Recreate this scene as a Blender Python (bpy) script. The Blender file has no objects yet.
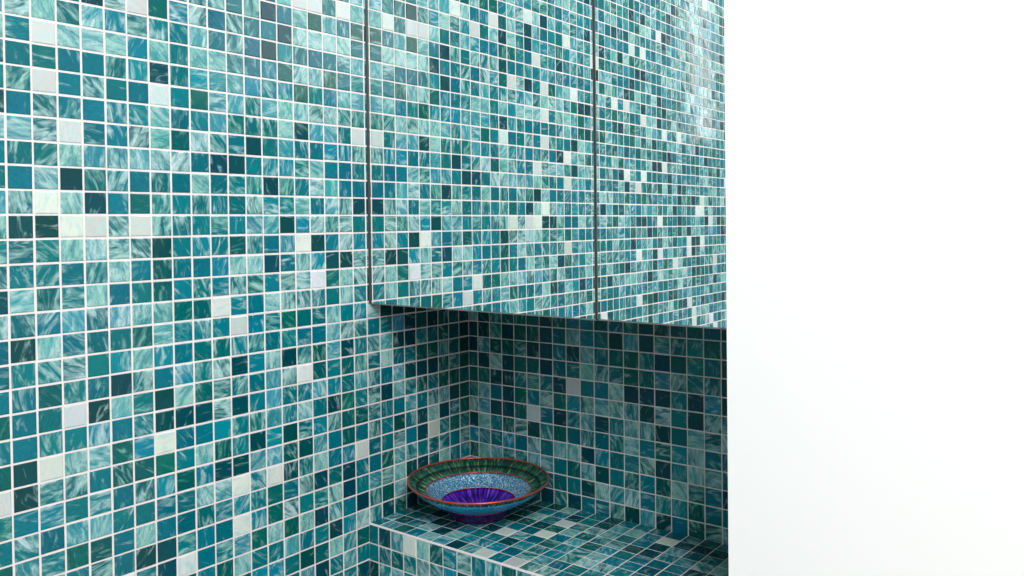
import bpy, math, random
from mathutils import Vector, Matrix

# ------------------------------------------------------------------ units
P = 0.0215                      # pitch of the mosaic (tile + joint), metres
ZF = 52.894                     # height of the reference joint above the floor, in tiles


def W(x, y, z):
    """tile units (corner of the room, reference joint) -> metres, floor at 0"""
    return Vector((x * P, y * P, (z + ZF) * P))


scene = bpy.context.scene
COL = scene.collection

# ------------------------------------------------------------------ camera
FPX, H0, YAW, PITCH, ROLL = 830.555, 234.482, 0.658333, -0.0126156, -0.0112481
cam_d = bpy.data.cameras.new('camera')
cam = bpy.data.objects.new('camera', cam_d)
COL.objects.link(cam)
cam_d.sensor_fit = 'HORIZONTAL'
cam_d.sensor_width = 36.0
cam_d.lens = FPX / 1024 * 36.0
cam_d.shift_x = -0.5 / 1024
cam_d.shift_y = (H0 - 288) / 1024
cam_d.clip_start = 0.02
r0 = Vector((math.cos(YAW), math.sin(YAW), 0))
f0 = Vector((-math.sin(YAW), math.cos(YAW), 0))
u0 = Vector((0, 0, 1))
fw = f0 * math.cos(PITCH) + u0 * math.sin(PITCH)
up = u0 * math.cos(PITCH) - f0 * math.sin(PITCH)
rt = r0 * math.cos(ROLL) + up * math.sin(ROLL)
up2 = up * math.cos(ROLL) - r0 * math.sin(ROLL)
m = Matrix((rt, up2, -fw)).transposed().to_4x4()
m.translation = W(36.1586, -41.8619, 6.39895)
cam.matrix_world = m
scene.camera = cam

# ------------------------------------------------------------------ world, lights, exposure
scene.view_settings.view_transform = 'Standard'
scene.view_settings.look = 'None'
scene.view_settings.exposure = 0.0
scene.view_settings.gamma = 1.0
scene.view_settings.use_curve_mapping = False
world = bpy.data.worlds.new('soft_daylight')
scene.world = world
world.use_nodes = True
nt = world.node_tree
nt.nodes.clear()
wo = nt.nodes.new('ShaderNodeOutputWorld')
bg = nt.nodes.new('ShaderNodeBackground')
tc = nt.nodes.new('ShaderNodeTexCoord')
sx = nt.nodes.new('ShaderNodeSeparateXYZ')
mr = nt.nodes.new('ShaderNodeMapRange')
nt.links.new(tc.outputs['Generated'], sx.inputs[0])
nt.links.new(sx.outputs['Z'], mr.inputs['Value'])
mr.inputs['From Min'].default_value = -0.6
mr.inputs['From Max'].default_value = 0.8
mr.inputs['To Min'].default_value = 0.36
mr.inputs['To Max'].default_value = 0.52
nt.links.new(mr.outputs[0], bg.inputs['Strength'])
bg.inputs['Color'].default_value = (1.0, 0.985, 0.97, 1)
nt.links.new(bg.outputs[0], wo.inputs[0])


def area(name, loc, target, sx_, sy_, power, col=(1, 1, 1)):
    d = bpy.data.lights.new(name, 'AREA')
    d.shape = 'RECTANGLE'
    d.size, d.size_y = sx_, sy_
    d.energy = power
    d.color = col
    o = bpy.data.objects.new(name, d)
    COL.objects.link(o)
    o.location = loc
    o.rotation_euler = (target - loc).to_track_quat('-Z', 'Y').to_euler()
    return o


area('ceiling_light', Vector((1.7, -1.4, 2.8)), Vector((0.3, -0.3, 0.9)), 1.0, 1.0, 54, (1, 0.99, 0.975))
area('daylight_window', W(92, -80, 50), W(4, -8, 6), 0.9, 0.8, 12, (1, 0.96, 0.95))
area('window_light', W(27, -110, 42), W(20, -20, 30), 0.05, 0.9, 2, (1, 0.98, 0.95))


# ------------------------------------------------------------------ materials
def lin(c):
    c = c / 255.0
    return c / 12.92 if c <= 0.04045 else ((c + 0.055) / 1.055) ** 2.4


def rgb(r, g, b):
    return (lin(r), lin(g), lin(b), 1.0)


def principled(name, col=(0.5, 0.5, 0.5, 1), rough=0.5, metal=0.0, spec=0.5):
    m_ = bpy.data.materials.new(name)
    m_.use_nodes = True
    b = m_.node_tree.nodes['Principled BSDF']
    b.inputs['Base Color'].default_value = col
    b.inputs['Roughness'].default_value = rough
    b.inputs['Metallic'].default_value = metal
    b.inputs['Specular IOR Level'].default_value = spec
    return m_, m_.node_tree, b


def grout_mat(name, col):
    m_, t, b = principled(name, col, 0.85, 0, 0.2)
    n = t.nodes.new('ShaderNodeTexNoise')
    n.inputs['Scale'].default_value = 90
    n.inputs['Detail'].default_value = 3
    g = t.nodes.new('ShaderNodeTexCoord')
    t.links.new(g.outputs['Object'], n.inputs['Vector'])
    mx = t.nodes.new('ShaderNodeMix')
    mx.data_type = 'RGBA'
    mx.inputs['A'].default_value = col
    mx.inputs['B'].default_value = (col[0] * 0.8, col[1] * 0.8, col[2] * 0.82, 1)
    t.links.new(n.outputs['Fac'], mx.inputs['Factor'])
    t.links.new(mx.outputs['Result'], b.inputs['Base Color'])
    return m_


M_GROUT = grout_mat('pale_grout', rgb(236, 228, 225))


def tile_mat():
    """marbled glass: colour per tile, streaked towards a paler colour by a stretched noise"""
    m_, t, b = principled('marbled_glass', (0, 0.2, 0.25, 1), 0.11, 0, 0.2)
    L = t.links
    a = t.nodes.new('ShaderNodeAttribute')
    a.attribute_name = 'tone'
    a2 = t.nodes.new('ShaderNodeAttribute')
    a2.attribute_name = 'streak'          # r amount, g sharpness, b green tint
    uv = t.nodes.new('ShaderNodeUVMap')
    uv.uv_map = 'glass'
    sp = t.nodes.new('ShaderNodeSeparateColor')
    L.new(a2.outputs['Color'], sp.inputs[0])
    mp = t.nodes.new('ShaderNodeMapping')
    mp.inputs['Scale'].default_value = (3.0, 0.95, 1)
    L.new(uv.outputs[0], mp.inputs[0])
    n1 = t.nodes.new('ShaderNodeTexNoise')
    n1.inputs['Scale'].default_value = 1.0
    n1.inputs['Detail'].default_value = 2.5
    n1.inputs['Roughness'].default_value = 0.6
    n1.inputs['Distortion'].default_value = 0.9
    L.new(mp.outputs[0], n1.inputs['Vector'])
    # fac = smoothstep((noise - (0.78 - amount*0.55)) )
    ma = t.nodes.new('ShaderNodeMath')
    ma.operation = 'MULTIPLY_ADD'
    L.new(sp.outputs['Red'], ma.inputs[0])
    ma.inputs[1].default_value = -0.5
    ma.inputs[2].default_value = 0.74
    su = t.nodes.new('ShaderNodeMath')
    su.operation = 'SUBTRACT'
    L.new(n1.outputs['Fac'], su.inputs[0])
    L.new(ma.outputs[0], su.inputs[1])
    mr_ = t.nodes.new('ShaderNodeMapRange')
    mr_.interpolation_type = 'SMOOTHSTEP'
    mr_.inputs['From Min'].default_value = -0.17
    mr_.inputs['From Max'].default_value = 0.21
    L.new(su.outputs[0], mr_.inputs['Value'])
    pale = t.nodes.new('ShaderNodeMix')
    pale.data_type = 'RGBA'
    pale.inputs['A'].default_value = rgb(178, 205, 206)
    pale.inputs['B'].default_value = rgb(124, 186, 170)
    L.new(sp.outputs['Blue'], pale.inputs['Factor'])
    m1 = t.nodes.new('ShaderNodeMix')
    m1.data_type = 'RGBA'
    L.new(mr_.outputs[0], m1.inputs['Factor'])
    L.new(a.outputs['Color'], m1.inputs['A'])
    L.new(pale.outputs['Result'], m1.inputs['B'])
    # fine darker / greener wisps
    n2 = t.nodes.new('ShaderNodeTexNoise')
    n2.inputs['Scale'].default_value = 2.2
    n2.inputs['Detail'].default_value = 4
    n2.inputs['Distortion'].default_value = 2.0
    L.new(mp.outputs[0], n2.inputs['Vector'])
    mr2 = t.nodes.new('ShaderNodeMapRange')
    mr2.inputs['From Min'].default_value = 0.4
    mr2.inputs['From Max'].default_value = 0.64
    mr2.inputs['To Min'].default_value = 0.0
    mr2.inputs['To Max'].default_value = 0.8
    L.new(n2.outputs['Fac'], mr2.inputs['Value'])
    mu = t.nodes.new('ShaderNodeMath')
    mu.operation = 'MULTIPLY'
    L.new(mr2.outputs[0], mu.inputs[0])
    L.new(sp.outputs['Green'], mu.inputs[1])
    dk = t.nodes.new('ShaderNodeMix')
    dk.data_type = 'RGBA'
    dk.blend_type = 'MULTIPLY'
    L.new(mu.outputs[0], dk.inputs['Factor'])
    L.new(m1.outputs['Result'], dk.inputs['A'])
    dk.inputs['B'].default_value = (0.12, 0.48, 0.52, 1)
    L.new(dk.outputs['Result'], b.inputs['Base Color'])
    bp = t.nodes.new('ShaderNodeBump')
    bp.inputs['Strength'].default_value = 0.06
    bp.inputs['Distance'].default_value = 0.002
    L.new(n1.outputs['Fac'], bp.inputs['Height'])
    L.new(bp.outputs[0], b.inputs['Normal'])
    return m_


M_TILE = tile_mat()

# tile kinds: base colour, streak amount, wisp, green tint
KIND = {
    'd': ((0, 68, 77), 0.02, 0.35, 0.3),
    't': ((0, 108, 120), 0.12, 0.7, 0.3),
    'g': ((0, 94, 92), 0.14, 0.7, 0.8),
    'b': ((2, 122, 138), 0.25, 0.6, 0.1),
    'm': ((0, 112, 120), 0.33, 0.9, 0.5),
    's': ((0, 102, 108), 0.44, 0.8, 0.4),
    'l': ((52, 138, 150), 0.38, 0.8, 0.2),
    'p': ((74, 150, 154), 0.54, 0.9, 0.4),
    'w': ((200, 206, 203), 0.35, 0.22, 0.1),
}
WEIGHTS = 'd' * 14 + 't' * 26 + 'g' * 11 + 'b' * 11 + 'm' * 17 + 's' * 6 + 'l' * 9 + 'p' * 7 + 'w' * 4

# tiles read along each surface: row -> (first column, kinds as indices into ORDER)
ORDER = ('d', 't', 'g', 'b', 'm', 's', 'l', 'p', 'w')
LEFT_ROWS = {
    24: (-21, [1, 0]),
    23: (-21, [7, 3, 4, 7, 7, 6]),
    22: (-21, [1, 1, 3, 5, 3, 1, 1, 5, 5, 3, 6]),
    21: (-21, [7, 0, 3, 5, 7, 4, 6, 0, 7, 8, 5, 6, 1, 2, 2, 6]),
    20: (-21, [7, 1, 4, 3, 8, 1, 1, 1, 6, 0, 1, 7, 2, 8, 3, 1, 7, 8, 6, 6, 6]),
    19: (-21, [8, 6, 1, 6, 1, 2, 6, 3, 3, 0, 1, 7, 0, 6, 1, 8, 3, 5, 7, 3, 4, 0, 4, 4, 6]),
    18: (-21, [0, 6, 1, 4, 1, 0, 3, 4, 8, 1, 1, 2, 2, 1, 1, 3, 6, 1, 1, 7, 8, 8, 4, 8, 7]),
    17: (-21, [7, 1, 1, 3, 1, 5, 4, 6, 1, 4, 1, 1, 0, 4, 5, 5, 1, 5, 0, 1, 7, 2, 6, 4, 2]),
    16: (-21, [4, 4, 6, 8, 7, 6, 2, 8, 1, 0, 5, 8, 2, 3, 5, 1, 5, 4, 1, 0, 7, 7, 7, 7, 1]),
    15: (-21, [4, 0, 0, 2, 4, 6, 5, 7, 5, 6, 3, 5, 3, 4, 6, 1, 4, 1, 0, 3, 4, 1, 1, 4, 6]),
    14: (-21, [6, 3, 2, 6, 7, 5, 3, 8, 7, 7, 7, 3, 7, 1, 7, 7, 4, 1, 3, 2, 6, 6, 2, 1, 4]),
    13: (-21, [2, 0, 2, 4, 7, 5, 1, 1, 1, 1, 5, 3, 0, 1, 3, 6, 6, 3, 4, 3, 2, 4, 1, 6, 6]),
    12: (-21, [1, 6, 7, 0, 1, 1, 5, 8, 1, 5, 1, 1, 8, 1, 2, 6, 6, 5, 6, 7, 7, 5, 7, 4, 5]),
    11: (-21, [6, 2, 5, 6, 8, 0, 1, 5, 4, 1, 3, 3, 7, 1, 3, 6, 5, 1, 5, 7, 0, 6, 6, 1, 8]),
    10: (-21, [7, 6, 6, 0, 4, 6, 7, 5, 8, 1, 3, 5, 7, 2, 7, 5, 4, 0, 1, 6, 4, 1, 3, 3, 5]),
    9: (-21, [7, 1, 6, 6, 8, 1, 1, 4, 7, 6, 6, 7, 7, 5, 1, 0, 0, 1, 3, 3, 4, 7, 1, 1, 4]),
    8: (-21, [4, 5, 1, 1, 1, 1, 1, 7, 0, 5, 4, 1, 5, 1, 7, 1, 4, 5, 0, 4, 1, 7, 6, 1, 1]),
    7: (-21, [5, 5, 1, 3, 1, 6, 5, 8, 7, 0, 1, 2, 4, 1, 5, 1, 1, 5, 3, 4, 7, 1, 6, 5, 0]),
    6: (-21, [4, 4, 7, 1, 1, 4, 0, 0, 8, 8, 5, 8, 5, 5, 1, 4, 1, 6, 6, 0, 3, 7, 4, 5, 1]),
    5: (-21, [1, 1, 1, 6, 2, 4, 5, 4, 7, 7, 5, 5, 0, 1, 3, 4, 2, 4, 1, 6, 8, 0, 1, 5, 3]),
    4: (-21, [4, 3, 6, 4, 8, 5, 1, 4, 1, 4, 7, 1, 2, 1, 1, 3, 7, 7, 0, 1, 7, 3, 0, 0, 4]),
    3: (-21, [4, 7, 1, 5, 2, 0, 6, 5, 4, 7, 1, 1, 2, 1, 5, 4, 5, 5, 1, 5, 7, 8, 2, 7, 5]),
    2: (-21, [5, 7, 5, 1, 1, 7, 4, 3, 6, 5, 6, 6, 7, 2, 2, 8, 3, 1, 7, 5, 5, 5, 1, 7, 1]),
    1: (-21, [0, 3, 0, 3, 6, 1, 0, 7, 4, 1, 1, 2, 7, 4, 3, 3, 8, 3, 4, 2, 1, 1, 6, 1, 3, 7, 0, 0, 0, 0, 0]),
    0: (-21, [7, 2, 5, 1, 4, 1, 4, 4, 5, 1, 3, 7, 3, 1, 1, 4, -1, -1, -1, -1, 1, 1, 7, 5, 5, 1, 4, 6, 0, 2, 0, 2, 2, 0]),
    -1: (-21, [0, 7, 4, 1, 3, 1, 1, 2, -1, -1, -1, -1, -1, -1, -1, -1, -1, -1, -1, -1, 4, 2, 6, 0, 1, 5, 6, 0, 0, 4, 1, 2, 2, 0]),
    -2: (-1, [8, 2, 3, 2, 4, 1, 7, 1, 1, 2, 2, 6, 2, 0]),
    -3: (-1, [4, 6, 3, 1, 6, 5, 1, 6, 0, 0, 0, 2, 4, 2]),
    -4: (-1, [7, 1, 0, 2, 1, 5, 0, 7, 4, 2, 4, 2, 2, 2]),
    -5: (-1, [5, 3, 5, 2, 2, 5, 1, 1, 6, 1, 4, 6, 0, 2]),
    -6: (-1, [0, 6, 1, 2, 1, 5, 1, 0, 4, 0, 7, 0, 4, 2]),
    -7: (-1, [5, 7, 1, 3, 8, 1, 1, 5, 1, 0, 8, 4, 2, 4]),
    -8: (-1, [5, 0, 2, 0, 1, 1, 2, 6, 4, 1, 5, 5, 1, 5]),
    -9: (-1, [1, 4, 5, 0, 1, 3, 5, 7, 0, 0, 2, 7, 1, 3]),
    -10: (-1, [7, 0, 4, 1, 0, 5, 2, 7, 0, 0]),
    -11: (-1, [1, 1, 0, 3, 7, 4, 0, 2, 0, 1]),
    -12: (-1, [0, 2, 7, 3, 2]),
    -13: (-1, [6, 0, 1, 6, 1]),
    -14: (-1, [1, 4, 4, 4, 0]),
    -15: (-1, [2, 1, 7, 1, 0]),
}
BACK_ROWS = {
    0: (0, [6, 0, 4, 2, 2, 2, 0, 2, 1, 1, 2, 1, 2, 0, 0, 2, 2, 1, 0]),
    -1: (0, [0, 0, 4, 0, 2, 2, 0, 1, 7, 1, 1, 0, 6, 0, 4, 2, 4, 2, 2]),
    -2: (0, [0, 6, 2, 2, 5, 0, 0, 1, 0, 7, 1, 2, 2, 4, 0, 2, 4, 1, 0]),
    -3: (0, [2, 0, 7, 0, 2, 2, 0, 1, 1, 7, 4, 1, 2, 2, 6, 5, 4, 5, 0]),
    -4: (0, [2, 2, 0, 0, 4, 4, 4, 0, 8, 1, 1, 7, 0, 0, 0, 1, 0, 3, 0]),
    -5: (0, [4, 6, 1, 0, 2, 1, 5, 2, 3, 5, 6, 7, 4, 0, 5, 1, 0, 5, 4]),
    -6: (0, [5, 6, 0, 0, 2, 8, 1, 0, 4, 6, 0, 1, 7, 6, 0, 1, 7, 5, 6]),
    -7: (0, [0, 7, 4, 2, 5, 0, 4, 2, 1, 5, 1, 5, 7, 1, 5, 3, 7, 1, 4]),
    -8: (0, [3, 1, 1, 3, 1, 4, 1, 7, 7, 0, 3, 1, 4, 5, 0, 4, 7, 6, 1]),
    -9: (0, [2, 7, 6, 4, 5, 6, 6, 1, 2, 6, 0, 1, 5, 1, 2, 7, 5, 3, 0]),
    -10: (0, [1, 1, 1, 1, 1, 1, 1, 1, 1, 0, 7, 3, 6, 3, 4, 3, 2, 1, 1]),
    -11: (0, [1, 1, 0, 4, 0, 1, 0, 4, 0, 1, 1, 5, 0, 6, 0, 1, 2, 5, 6]),
}
TOP_ROWS = {
    0: (0, [1, 6, 2, 3, 7, 3, 0, 6, 8, 1, 8, 5, 5, 1, 3, 1, 4, 1, 0]),
    1: (0, [4, 0, 1, 7, 0, 7, 3, 3, 3, 1, 5, 6, 1, 1, 4, 1, 0, 4, 1]),
    2: (0, [1, 1, 6, 0, 0, 3, 1, 1, 0, 3, 5, 3, 4, 7, 5, 1, 1, 0, 4]),
    3: (0, [2, 2, 0, 2, 0, 4, 0, 8, 3, 1, 2, 3, 5, 6, 1, 1, 0, 1, 4]),
    4: (0, [2, 1, 0, 0, 0, 0, 1, 1, 1, 8, 1, 6, 2, 3, 1, 1, 1, 1, 0]),
    5: (0, [2, 0, 2, 0, 1, 1, 0, 2, 0, 2, 7, 2, 5, 5, 0, 0, 4, 3, 5]),
    6: (0, [0, 2, 1, 0, 2, 4, 2, 7, 1, 8, 4, 5, 4, 1, 1, 0, 6, 2, 4]),
    7: (0, [1, 0, 2, 1, 0, 1, 0, 1, 3, 0, 1, 0, 6, 7, 3, 8, 0, 0, 0]),
    8: (0, [2, 0, 1, 2, 2, 1, 2, 0, 7, 1, 1, 0, 1, 1, 1, 1, 5, 2, 1]),
}
FRONT_ROWS = {
    -1: (0, [1, 0, 6, 8, 7, 2, 3, 5, 1, 3, 2, 4, 1, 6, 0, 4, 1, 5, 3, 1, 2, 0, 4]),
    -2: (0, [1, 5, 2, 4, 5, 5, 3, 0, 1, 6, 4, 2, 1, 3, 5, 4, 1, 2, 0, 6, 3, 1, 4]),
    -3: (0, [0, 3, 7, 1, 4, 6, 2, 1, 0, 5, 4, 3, 1, 2, 6, 0, 4, 1, 3, 5, 2, 1, 4]),
}


def table(rows):
    d = {}
    for r, (c0, s) in rows.items():
        for i, k in enumerate(s):
            if k >= 0:
                d[(c0 + i, r)] = ORDER[k]
    return d


# ------------------------------------------------------------------ mesh helpers
def link(name, me, mats, parent=None, kind=None):
    o = bpy.data.objects.new(name, me)
    COL.objects.link(o)
    for mm in (mats if isinstance(mats, (list, tuple)) else [mats]):
        me.materials.append(mm)
    if parent:
        o.parent = parent
        o.matrix_parent_inverse = parent.matrix_world.inverted()
    if kind:
        o['kind'] = kind
    return o


def box_faces(verts, faces, a, b):
    x0, y0, z0 = a
    x1, y1, z1 = b
    n = len(verts)
    verts += [(x0, y0, z0), (x1, y0, z0), (x1, y1, z0), (x0, y1, z0), (x0, y0, z1), (x1, y0, z1), (x1, y1, z1), (x0, y1, z1)]
    faces += [tuple(n + i for i in f) for f in ((3, 2, 1, 0), (4, 5, 6, 7), (0, 1, 5, 4), (1, 2, 6, 5), (2, 3, 7, 6), (3, 0, 4, 7))]


def tile_mesh(name, panels, slab, parent=None, kind=None, seed=1, joint=0.095, h=0.0007):
    """one mesh: the grout slab(s) and the pillowed tiles set in them.
    panels: (origin, u, v, ulines, vlines, lookup, uindex0, vindex0), tile units"""
    rnd = random.Random(seed)
    verts, faces, mat, tone, streak, uvs = [], [], [], [], [], []
    for a, b in slab:
        n0 = len(faces)
        box_faces(verts, faces, W(*a), W(*b))
        for _ in range(len(faces) - n0):
            mat.append(0)
            tone.append((1, 1, 1, 1))
            streak.append((0, 0, 0, 1))
            uvs.append([(0, 0)] * 4)
    for (o, u, v, ul, vl, look, ui, vi) in panels:
        u, v = Vector(u), Vector(v)
        nrm = u.cross(v)
        for i in range(len(ul) - 1):
            for j in range(len(vl) - 1):
                g = joint / 2
                e = 0.012
                u0_, u1_ = ul[i] + g + rnd.uniform(-e, e), ul[i + 1] - g + rnd.uniform(-e, e)
                v0_, v1_ = vl[j] + g + rnd.uniform(-e, e), vl[j + 1] - g + rnd.uniform(-e, e)
                if u1_ - u0_ < 0.12 or v1_ - v0_ < 0.12:
                    continue
                ch = look.get((ui + i, vi + j)) if look else None
                rch = rnd.choice(WEIGHTS)
                if ch is None:
                    ch = rch
                k = KIND[ch]
                f = rnd.uniform(0.82, 1.16)
                hs = rnd.uniform(-1, 1)
                base = [min(1, lin(cc + dd * hs) * f) for cc, dd in zip(k[0], (0, -3, 4))]
                base[1] *= rnd.uniform(0.96, 1.04)
                base[2] *= rnd.uniform(0.95, 1.04)
                st = (min(1, max(0, k[1] + rnd.uniform(-0.12, 0.12))), k[2] * rnd.uniform(0.4, 1), min(1, k[3] * rnd.uniform(0, 1.6)), 1)
                n = len(verts)
                tl = [h * (1 + rnd.uniform(-0.22, 0.22)) for _ in range(4)]
                for lev, (ins, hh) in enumerate(((0, -0.0002), (0.0, 0.55), (0.035, 1.0))):
                    for q, (a_, b_) in enumerate(((u0_ + ins, v0_ + ins), (u1_ - ins, v0_ + ins), (u1_ - ins, v1_ - ins), (u0_ + ins, v1_ - ins))):
                        p = W(*(Vector(o) + u * a_ + v * b_)) + nrm * (tl[q] * hh if lev else hh)
                        verts.append(p)
                ang = rnd.choice((0, 0, 0, 1.57, 1.57, 0.5, -0.5, 2.3)) + rnd.uniform(-0.25, 0.25)
                ox, oy = rnd.uniform(0, 90), rnd.uniform(0, 90)
                ca, sa = math.cos(ang), math.sin(ang)
                cor = [(u0_, v0_), (u1_, v0_), (u1_, v1_), (u0_, v1_)]
                cuv = [(a_ * ca - b_ * sa + ox, a_ * sa + b_ * ca + oy) for a_, b_ in [(x_ - u0_, y_ - v0_) for x_, y_ in cor]]
                fl = [((8, 9, 10, 11), (0, 1, 2, 3))]
                for lev in (0, 1):
                    for q in range(4):
                        r_ = (q + 1) % 4
                        fl.append(((lev * 4 + q, lev * 4 + r_, lev * 4 + 4 + r_, lev * 4 + 4 + q), (q, r_, r_, q)))
                for ids, cu in fl:
                    faces.append(tuple(n + x_ for x_ in ids))
                    mat.append(1)
                    tone.append((*base, 1))
                    streak.append(st)
                    uvs.append([cuv[c] for c in cu])
    me = bpy.data.meshes.new(name)
    me.from_pydata([tuple(v) for v in verts], [], faces)
    me.polygons.foreach_set('material_index', mat)
    ct = me.color_attributes.new('tone', 'FLOAT_COLOR', 'CORNER')
    cs = me.color_attributes.new('streak', 'FLOAT_COLOR', 'CORNER')
    ul_ = me.uv_layers.new(name='glass')
    fa, fb, fu = [], [], []
    for i, f_ in enumerate(faces):
        for q in range(4):
            fa += tone[i]
            fb += streak[i]
            fu += uvs[i][q]
    ct.data.foreach_set('color', fa)
    cs.data.foreach_set('color', fb)
    ul_.data.foreach_set('uv', fu)
    me.update()
    return link(name, me, [M_GROUT, M_TILE], parent, kind)


def simple(name, boxes, mat_, parent=None, kind=None, bevel=0.0):
    verts, faces = [], []
    for a, b in boxes:
        box_faces(verts, faces, W(*a), W(*b))
    me = bpy.data.meshes.new(name)
    me.from_pydata([tuple(v) for v in verts], [], faces)
    me.update()
    o = link(name, me, mat_, parent, kind)
    if bevel:
        b = o.modifiers.new('bevel', 'BEVEL')
        b.width = bevel
        b.segments = 3
        b.limit_method = 'ANGLE'
    return o


def empty(name, loc, label, cat, group=None):
    o = bpy.data.objects.new(name, None)
    COL.objects.link(o)
    o.location = loc
    o.empty_display_size = 0.05
    o['label'] = label
    o['category'] = cat
    if group:
        o['group'] = group
    bpy.context.view_layer.update()
    return o


def lines(a, b, start):
    """joints at start + integers, clipped to a..b"""
    out = [a]
    k = math.ceil(a - start + 1e-6)
    while start + k < b - 1e-6:
        out.append(start + k)
        k += 1
    out.append(b)
    return out


# ------------------------------------------------------------------ setting
LT = -10.894            # ledge top
LF = -9.042             # ledge front
XR = 22.07              # right end of the niche
OFF = 0.80             # first full joint on the back wall
WL_TOP = 64
FLOOR = -ZF
left_t, back_t = table(LEFT_ROWS), table(BACK_ROWS)
top_t, front_t = table(TOP_ROWS), table(FRONT_ROWS)

yl = [-80 + i for i in range(81)]
zl = lines(FLOOR, WL_TOP, 0)
tile_mesh('wall_left', [((0, 0, 0), (0, 1, 0), (0, 0, 1), yl, zl, left_t, -67, math.floor(FLOOR))],
          [((-5, -80, FLOOR), (0, 0, WL_TOP))], kind='structure', seed=11)
xl = lines(0, XR, OFF)
zb = lines(FLOOR, 30, 0)
# u along -x would flip the normal; x then z gives a normal of -y, facing the room
tile_mesh('wall_back', [((0, 0, 0), (1, 0, 0), (0, 0, 1), xl, zb, back_t, 0, math.floor(FLOOR))],
          [((-5, 0, FLOOR), (XR + 6, 5, WL_TOP))], kind='structure', seed=23, joint=0.072)
M_WHITE, t_, b_ = principled('white_wall_paint', (0.95, 0.95, 0.945, 1), 0.6, 0, 0.3)
n_ = t_.nodes.new('ShaderNodeTexNoise')
n_.inputs['Scale'].default_value = 160
bp_ = t_.nodes.new('ShaderNodeBump')
bp_.inputs['Strength'].default_value = 0.05
bp_.inputs['Distance'].default_value = 0.001
t_.links.new(n_.outputs['Fac'], bp_.inputs['Height'])
t_.links.new(bp_.outputs[0], b_.inputs['Normal'])
simple('wall_right', [((XR, LF - 0.12, FLOOR), (75, 5, WL_TOP))], M_WHITE, kind='structure')
M_FLOOR = grout_mat('pale_floor', rgb(205, 205, 200))
simple('floor', [((-5, -80, FLOOR - 3), (75, 5, FLOOR))], M_FLOOR, kind='structure')

# ------------------------------------------------------------------ ledge
led = empty('tiled_ledge', W(XR / 2, LF / 2, FLOOR),
            'teal glass mosaic ledge under the mirrored cabinet, carrying the bowl', 'ledge')
TH = 0.9
ytop = [LF + 0.03] + [LF + 1.08 + i for i in range(0, 8)] + [0]
tile_mesh('ledge_top', [((0, 0, LT), (1, 0, 0), (0, 1, 0), xl, ytop, top_t, 0, 0)],
          [((0, LF + 0.02, LT - TH), (XR, 0, LT))], led, seed=37, joint=0.075)
zf_ = [LT - 1.13 - i for i in range(60)]
zf_ = sorted([z for z in zf_ if z > FLOOR + 0.2] + [FLOOR])
zf_ = zf_ + [LT - 0.04]
tile_mesh('ledge_front', [((0, LF, 0), (1, 0, 0), (0, 0, 1), xl, zf_, front_t, 0, -(len(zf_) - 1))],
          [((0, LF, FLOOR), (XR, LF + TH, LT - 0.02))], led, seed=41, joint=0.08)
simple('edge_joint', [((0, LF - 0.03, LT - 0.09), (XR, LF + 0.08, LT + 0.03))], M_GROUT, led, bevel=0.001)

# ------------------------------------------------------------------ mirrored cabinet
M_MIRROR, _, bm_ = principled('silvered_mirror', (0.93, 0.965, 0.955, 1), 0.0, 1.0)
M_EDGE, _, _ = principled('grey_glass_edge', rgb(120, 124, 124), 0.35, 0.3)
M_CARC, _, _ = principled('dark_cabinet_board', rgb(46, 52, 54), 0.5)
cab = empty('mirror_cabinet', W(XR / 2, 0, 2.0),
            'wall-hung cabinet with two frameless mirror doors reflecting the mosaic, above the ledge', 'cabinet')
CT = 60.0
D1, D2 = -8.77, -8.66
XS = 15.46
CB = 1.85
simple('carcass', [((0.45, D2 + 1.0, CB + 0.25), (XR - 0.05, -0.08, CT))], M_CARC, cab)


def door(x0, x1, y, label):
    d = simple('door', [((x0, y + 0.22, CB), (x1, y + 0.85, CT))], M_CARC, cab)
    d['label'] = label
    simple('glass_edge', [((x0, y + 0.01, CB), (x0 + 0.06, y + 0.21, CT)), ((x0, y + 0.01, CB - 0.02), (x1, y + 0.21, CB + 0.05))], M_EDGE, d)
    simple('side_gasket', [((x1 - 0.03, y + 0.02, CB), (x1, y + 0.21, CT))], M_CARC, d)
    simple('mirror_panel', [((x0 + 0.06, y, CB + 0.05), (x1 - 0.03, y + 0.2, CT - 0.05))], M_MIRROR, d)
    return d


simple('gap_shade_strip', [((0.035, -8.86, CB + 0.02), (0.075, -1.0, CT))], M_CARC, cab)  # dark strip added to stand in for shade in the gap beside the wall
door(0.03, XS - 0.03, D1, 'wide left mirror door')
door(XS - 0.015, XR - 0.02, D2, 'narrower right mirror door set slightly back')

# ------------------------------------------------------------------ bowl
BX, BY = 4.38, -4.345
bowl = empty('decorative_bowl', W(BX, BY, LT + 0.035),
             'glass bead bowl with copper rim, green and blue bands and purple centre, on the ledge', 'bowl')
Z0 = LT + 0.035
TAU = 2 * math.pi


def rimwave(a):
    return -0.075 * math.cos(a + 0.87) + 0.03 * math.cos(2 * (a - 0.7)) + 0.015 * math.cos(3 * a + 1)


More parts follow.
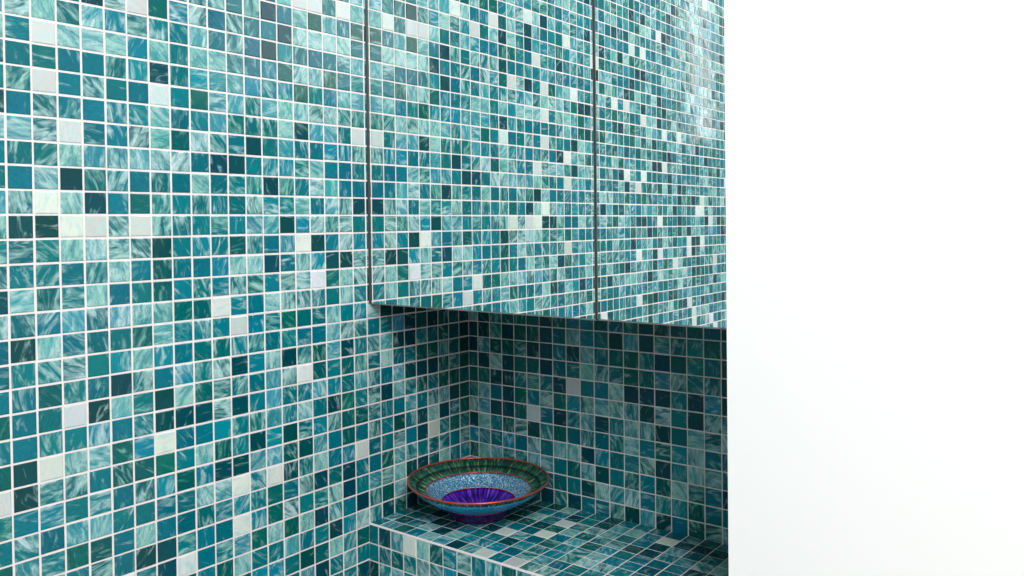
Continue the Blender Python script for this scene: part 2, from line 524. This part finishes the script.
def revolve(name, prof, mat_, ridges=0, amp=0.0, seg=360, wave=True, front=None):
    """closed shell turned round the bowl axis; prof: (radius, height) in tiles; ridges run up the slope"""
    verts, faces, uv = [], [], []
    n = len(prof)
    front = front or n
    for i in range(seg):
        a = TAU * i / seg
        k = amp * math.cos(a * ridges) if ridges else 0
        for j, (r, z) in enumerate(prof):
            wz = z + (rimwave(a) * max(0, (r - 1.6) / 2.58) if wave else 0)
            kk = k if j < front else 0
            verts.append(tuple(W(BX + (r + kk * 0.4) * math.cos(a), BY + (r + kk * 0.4) * math.sin(a), Z0 + wz + kk)))
    for i in range(seg):
        i2 = (i + 1) % seg
        for j in range(n):
            j2 = (j + 1) % n
            faces.append((i * n + j, i2 * n + j, i2 * n + j2, i * n + j2))
            va, vb = min(1, j / max(1, front - 1)), min(1, (j + 1) / max(1, front - 1))
            uv += [i / seg, va, (i + 1) / seg, va, (i + 1) / seg, vb, i / seg, vb]
    me = bpy.data.meshes.new(name)
    me.from_pydata(verts, [], faces)
    me.polygons.foreach_set('use_smooth', [True] * len(faces))
    me.uv_layers.new(name='turn').data.foreach_set('uv', uv)
    me.update()
    return link(name, me, mat_, bowl)


def bead_mat(name, stops, scale, rough=0.25, metal=0.55, sparkle=0.0, uvscale=None, painted_reflection=False):
    """iridescent glass beads: a colour and a facet tilt per bead; uvscale lays long beads up the slope"""
    m_, t, b = principled(name, (0.1, 0.3, 0.3, 1), rough, metal, 0.6)
    L = t.links
    v = t.nodes.new('ShaderNodeTexVoronoi')
    if uvscale:
        g = t.nodes.new('ShaderNodeUVMap')
        g.uv_map = 'turn'
        mp = t.nodes.new('ShaderNodeMapping')
        mp.inputs['Scale'].default_value = (uvscale[0], uvscale[1], 1)
        L.new(g.outputs[0], mp.inputs[0])
        L.new(mp.outputs[0], v.inputs['Vector'])
        v.inputs['Scale'].default_value = 1
        v.inputs['Randomness'].default_value = 0.45
    else:
        g = t.nodes.new('ShaderNodeTexCoord')
        L.new(g.outputs['Object'], v.inputs['Vector'])
        v.inputs['Scale'].default_value = scale
    r = t.nodes.new('ShaderNodeValToRGB')
    while len(r.color_ramp.elements) < len(stops):
        r.color_ramp.elements.new(0.5)
    for e, (p_, c_) in zip(r.color_ramp.elements, stops):
        e.position = p_
        e.color = rgb(*c_)
    sp = t.nodes.new('ShaderNodeSeparateColor')
    L.new(v.outputs['Color'], sp.inputs[0])
    L.new(sp.outputs['Red'], r.inputs[0])
    col = r.outputs[0]
    # dark joints between beads, and a dark reflection painted as a mid-band stripe
    dj = t.nodes.new('ShaderNodeMapRange')
    dj.inputs['From Min'].default_value = 0.30
    dj.inputs['From Max'].default_value = 0.62
    dj.inputs['To Max'].default_value = 0.75 if uvscale else 0.35
    L.new(v.outputs['Distance'], dj.inputs['Value'])
    fac = dj.outputs[0]
    if painted_reflection:
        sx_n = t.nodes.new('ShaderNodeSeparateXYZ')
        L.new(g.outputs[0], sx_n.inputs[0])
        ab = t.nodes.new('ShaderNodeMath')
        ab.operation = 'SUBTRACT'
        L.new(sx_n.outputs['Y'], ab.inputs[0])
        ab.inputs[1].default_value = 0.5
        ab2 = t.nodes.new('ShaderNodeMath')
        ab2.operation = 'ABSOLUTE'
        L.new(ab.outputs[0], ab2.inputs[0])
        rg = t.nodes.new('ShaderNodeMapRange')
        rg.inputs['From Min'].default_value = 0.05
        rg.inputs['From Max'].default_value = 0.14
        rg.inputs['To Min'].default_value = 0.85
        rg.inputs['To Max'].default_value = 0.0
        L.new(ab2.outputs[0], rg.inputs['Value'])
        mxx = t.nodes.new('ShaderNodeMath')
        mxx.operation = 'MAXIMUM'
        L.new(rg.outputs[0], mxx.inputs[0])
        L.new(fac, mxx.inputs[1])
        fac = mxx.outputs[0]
    mx = t.nodes.new('ShaderNodeMix')
    mx.data_type = 'RGBA'
    L.new(fac, mx.inputs['Factor'])
    L.new(col, mx.inputs['A'])
    mx.inputs['B'].default_value = rgb(*[c * 0.3 for c in stops[0][1]])
    L.new(mx.outputs['Result'], b.inputs['Base Color'])
    bp = t.nodes.new('ShaderNodeBump')
    bp.inputs['Strength'].default_value = 0.6
    bp.inputs['Distance'].default_value = 0.0006
    bp.invert = True
    L.new(v.outputs['Distance'], bp.inputs['Height'])
    out = bp.outputs[0]
    if sparkle:
        nm = t.nodes.new('ShaderNodeVectorMath')
        nm.operation = 'MULTIPLY_ADD'
        L.new(v.outputs['Color'], nm.inputs[0])
        nm.inputs[1].default_value = (sparkle,) * 3
        nm.inputs[2].default_value = (-sparkle / 2,) * 3
        ad = t.nodes.new('ShaderNodeVectorMath')
        ad.operation = 'ADD'
        L.new(bp.outputs[0], ad.inputs[0])
        L.new(nm.outputs[0], ad.inputs[1])
        nn = t.nodes.new('ShaderNodeVectorMath')
        nn.operation = 'NORMALIZE'
        L.new(ad.outputs[0], nn.inputs[0])
        out = nn.outputs[0]
    L.new(out, b.inputs['Normal'])
    return m_


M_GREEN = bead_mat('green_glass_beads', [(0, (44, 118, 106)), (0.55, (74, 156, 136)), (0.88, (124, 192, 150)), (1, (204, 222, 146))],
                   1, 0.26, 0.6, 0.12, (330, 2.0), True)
M_BLUE = bead_mat('blue_glitter_glass', [(0, (36, 118, 176)), (0.45, (80, 170, 216)), (0.78, (150, 214, 240)), (1, (246, 252, 255))], 900, 0.2, 0.35, 0.5)
M_PURP = bead_mat('violet_glass', [(0, (66, 22, 160)), (0.5, (92, 42, 212)), (1, (140, 96, 240))], 1, 0.18, 0.3, 0.3, (110, 1.2))
M_OBLUE = bead_mat('turquoise_enamel', [(0, (0, 128, 196)), (0.5, (0, 160, 222)), (1, (70, 200, 240))], 760, 0.2, 0.1, 0.2)
M_FOOT = bead_mat('deep_violet_glass', [(0, (40, 12, 98)), (0.7, (68, 24, 140)), (1, (130, 30, 96))], 620, 0.2, 0.25, 0.4)
M_DARK = bead_mat('dark_teal_beads', [(0, (10, 48, 60)), (0.6, (22, 84, 98)), (1, (120, 170, 150))], 1, 0.2, 0.4, 0.5, (220, 1.0))
M_COPPER, _, _ = principled('copper_wire', rgb(186, 82, 68), 0.3, 0.5)

R, HT = 4.16, 2.18


def slope(a, b, n, sag=0.0):
    out = []
    for i in range(n + 1):
        k = i / n
        out.append((a[0] + (b[0] - a[0]) * k, a[1] + (b[1] - a[1]) * k - sag * 4 * k * (1 - k)))
    return out


def band(name, line, push, mat_, **kw):
    """closed shell: the seen line and the same line pushed along (dr, dz)"""
    back = [(r + push[0], z + push[1]) for r, z in reversed(line)]
    return revolve(name, line + back, mat_, front=len(line), **kw)


def tube_ring(name, r, z, rad, mat_):
    return revolve(name, [(r + rad * math.cos(k * math.pi / 4), z + rad * math.sin(k * math.pi / 4)) for k in range(8)], mat_)


p_rim, p_g, p_b = (R - 0.03, HT - 0.02), (3.116, 1.576), (2.194, 0.907)
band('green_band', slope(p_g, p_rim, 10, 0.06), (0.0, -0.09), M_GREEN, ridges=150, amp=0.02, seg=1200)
band('blue_band', slope(p_b, p_g, 8, 0.06), (0.0, -0.09), M_BLUE)
band('violet_well', [(0.02, 0.36)] + slope((1.1, 0.36), p_b, 8, 0.12), (0.01, -0.09), M_PURP, ridges=80, amp=0.008, seg=640)
tube_ring('rim', R, HT, 0.052, M_COPPER)
tube_ring('inner_trim', p_g[0], p_g[1] + 0.02, 0.03, M_COPPER)
tube_ring('inner_trim', p_b[0], p_b[1] + 0.02, 0.03, M_COPPER)
band('outer_bead_band', slope((3.98, 1.9), (R + 0.01, HT - 0.06), 5), (-0.03, 0.02), M_DARK, ridges=160, amp=0.01, seg=960)
band('outer_blue_band', slope((2.2, 0.8), (3.98, 1.9), 8, 0.12), (-0.02, 0.04), M_OBLUE)
band('foot', [(0.02, 0.0), (1.52, 0.0), (1.6, 0.03)] + slope((1.62, 0.07), (2.2, 0.8), 8, 0.06), (-0.04, 0.04), M_FOOT, wave=False)
tube_ring('outer_trim', 2.22, 0.79, 0.022, M_COPPER)
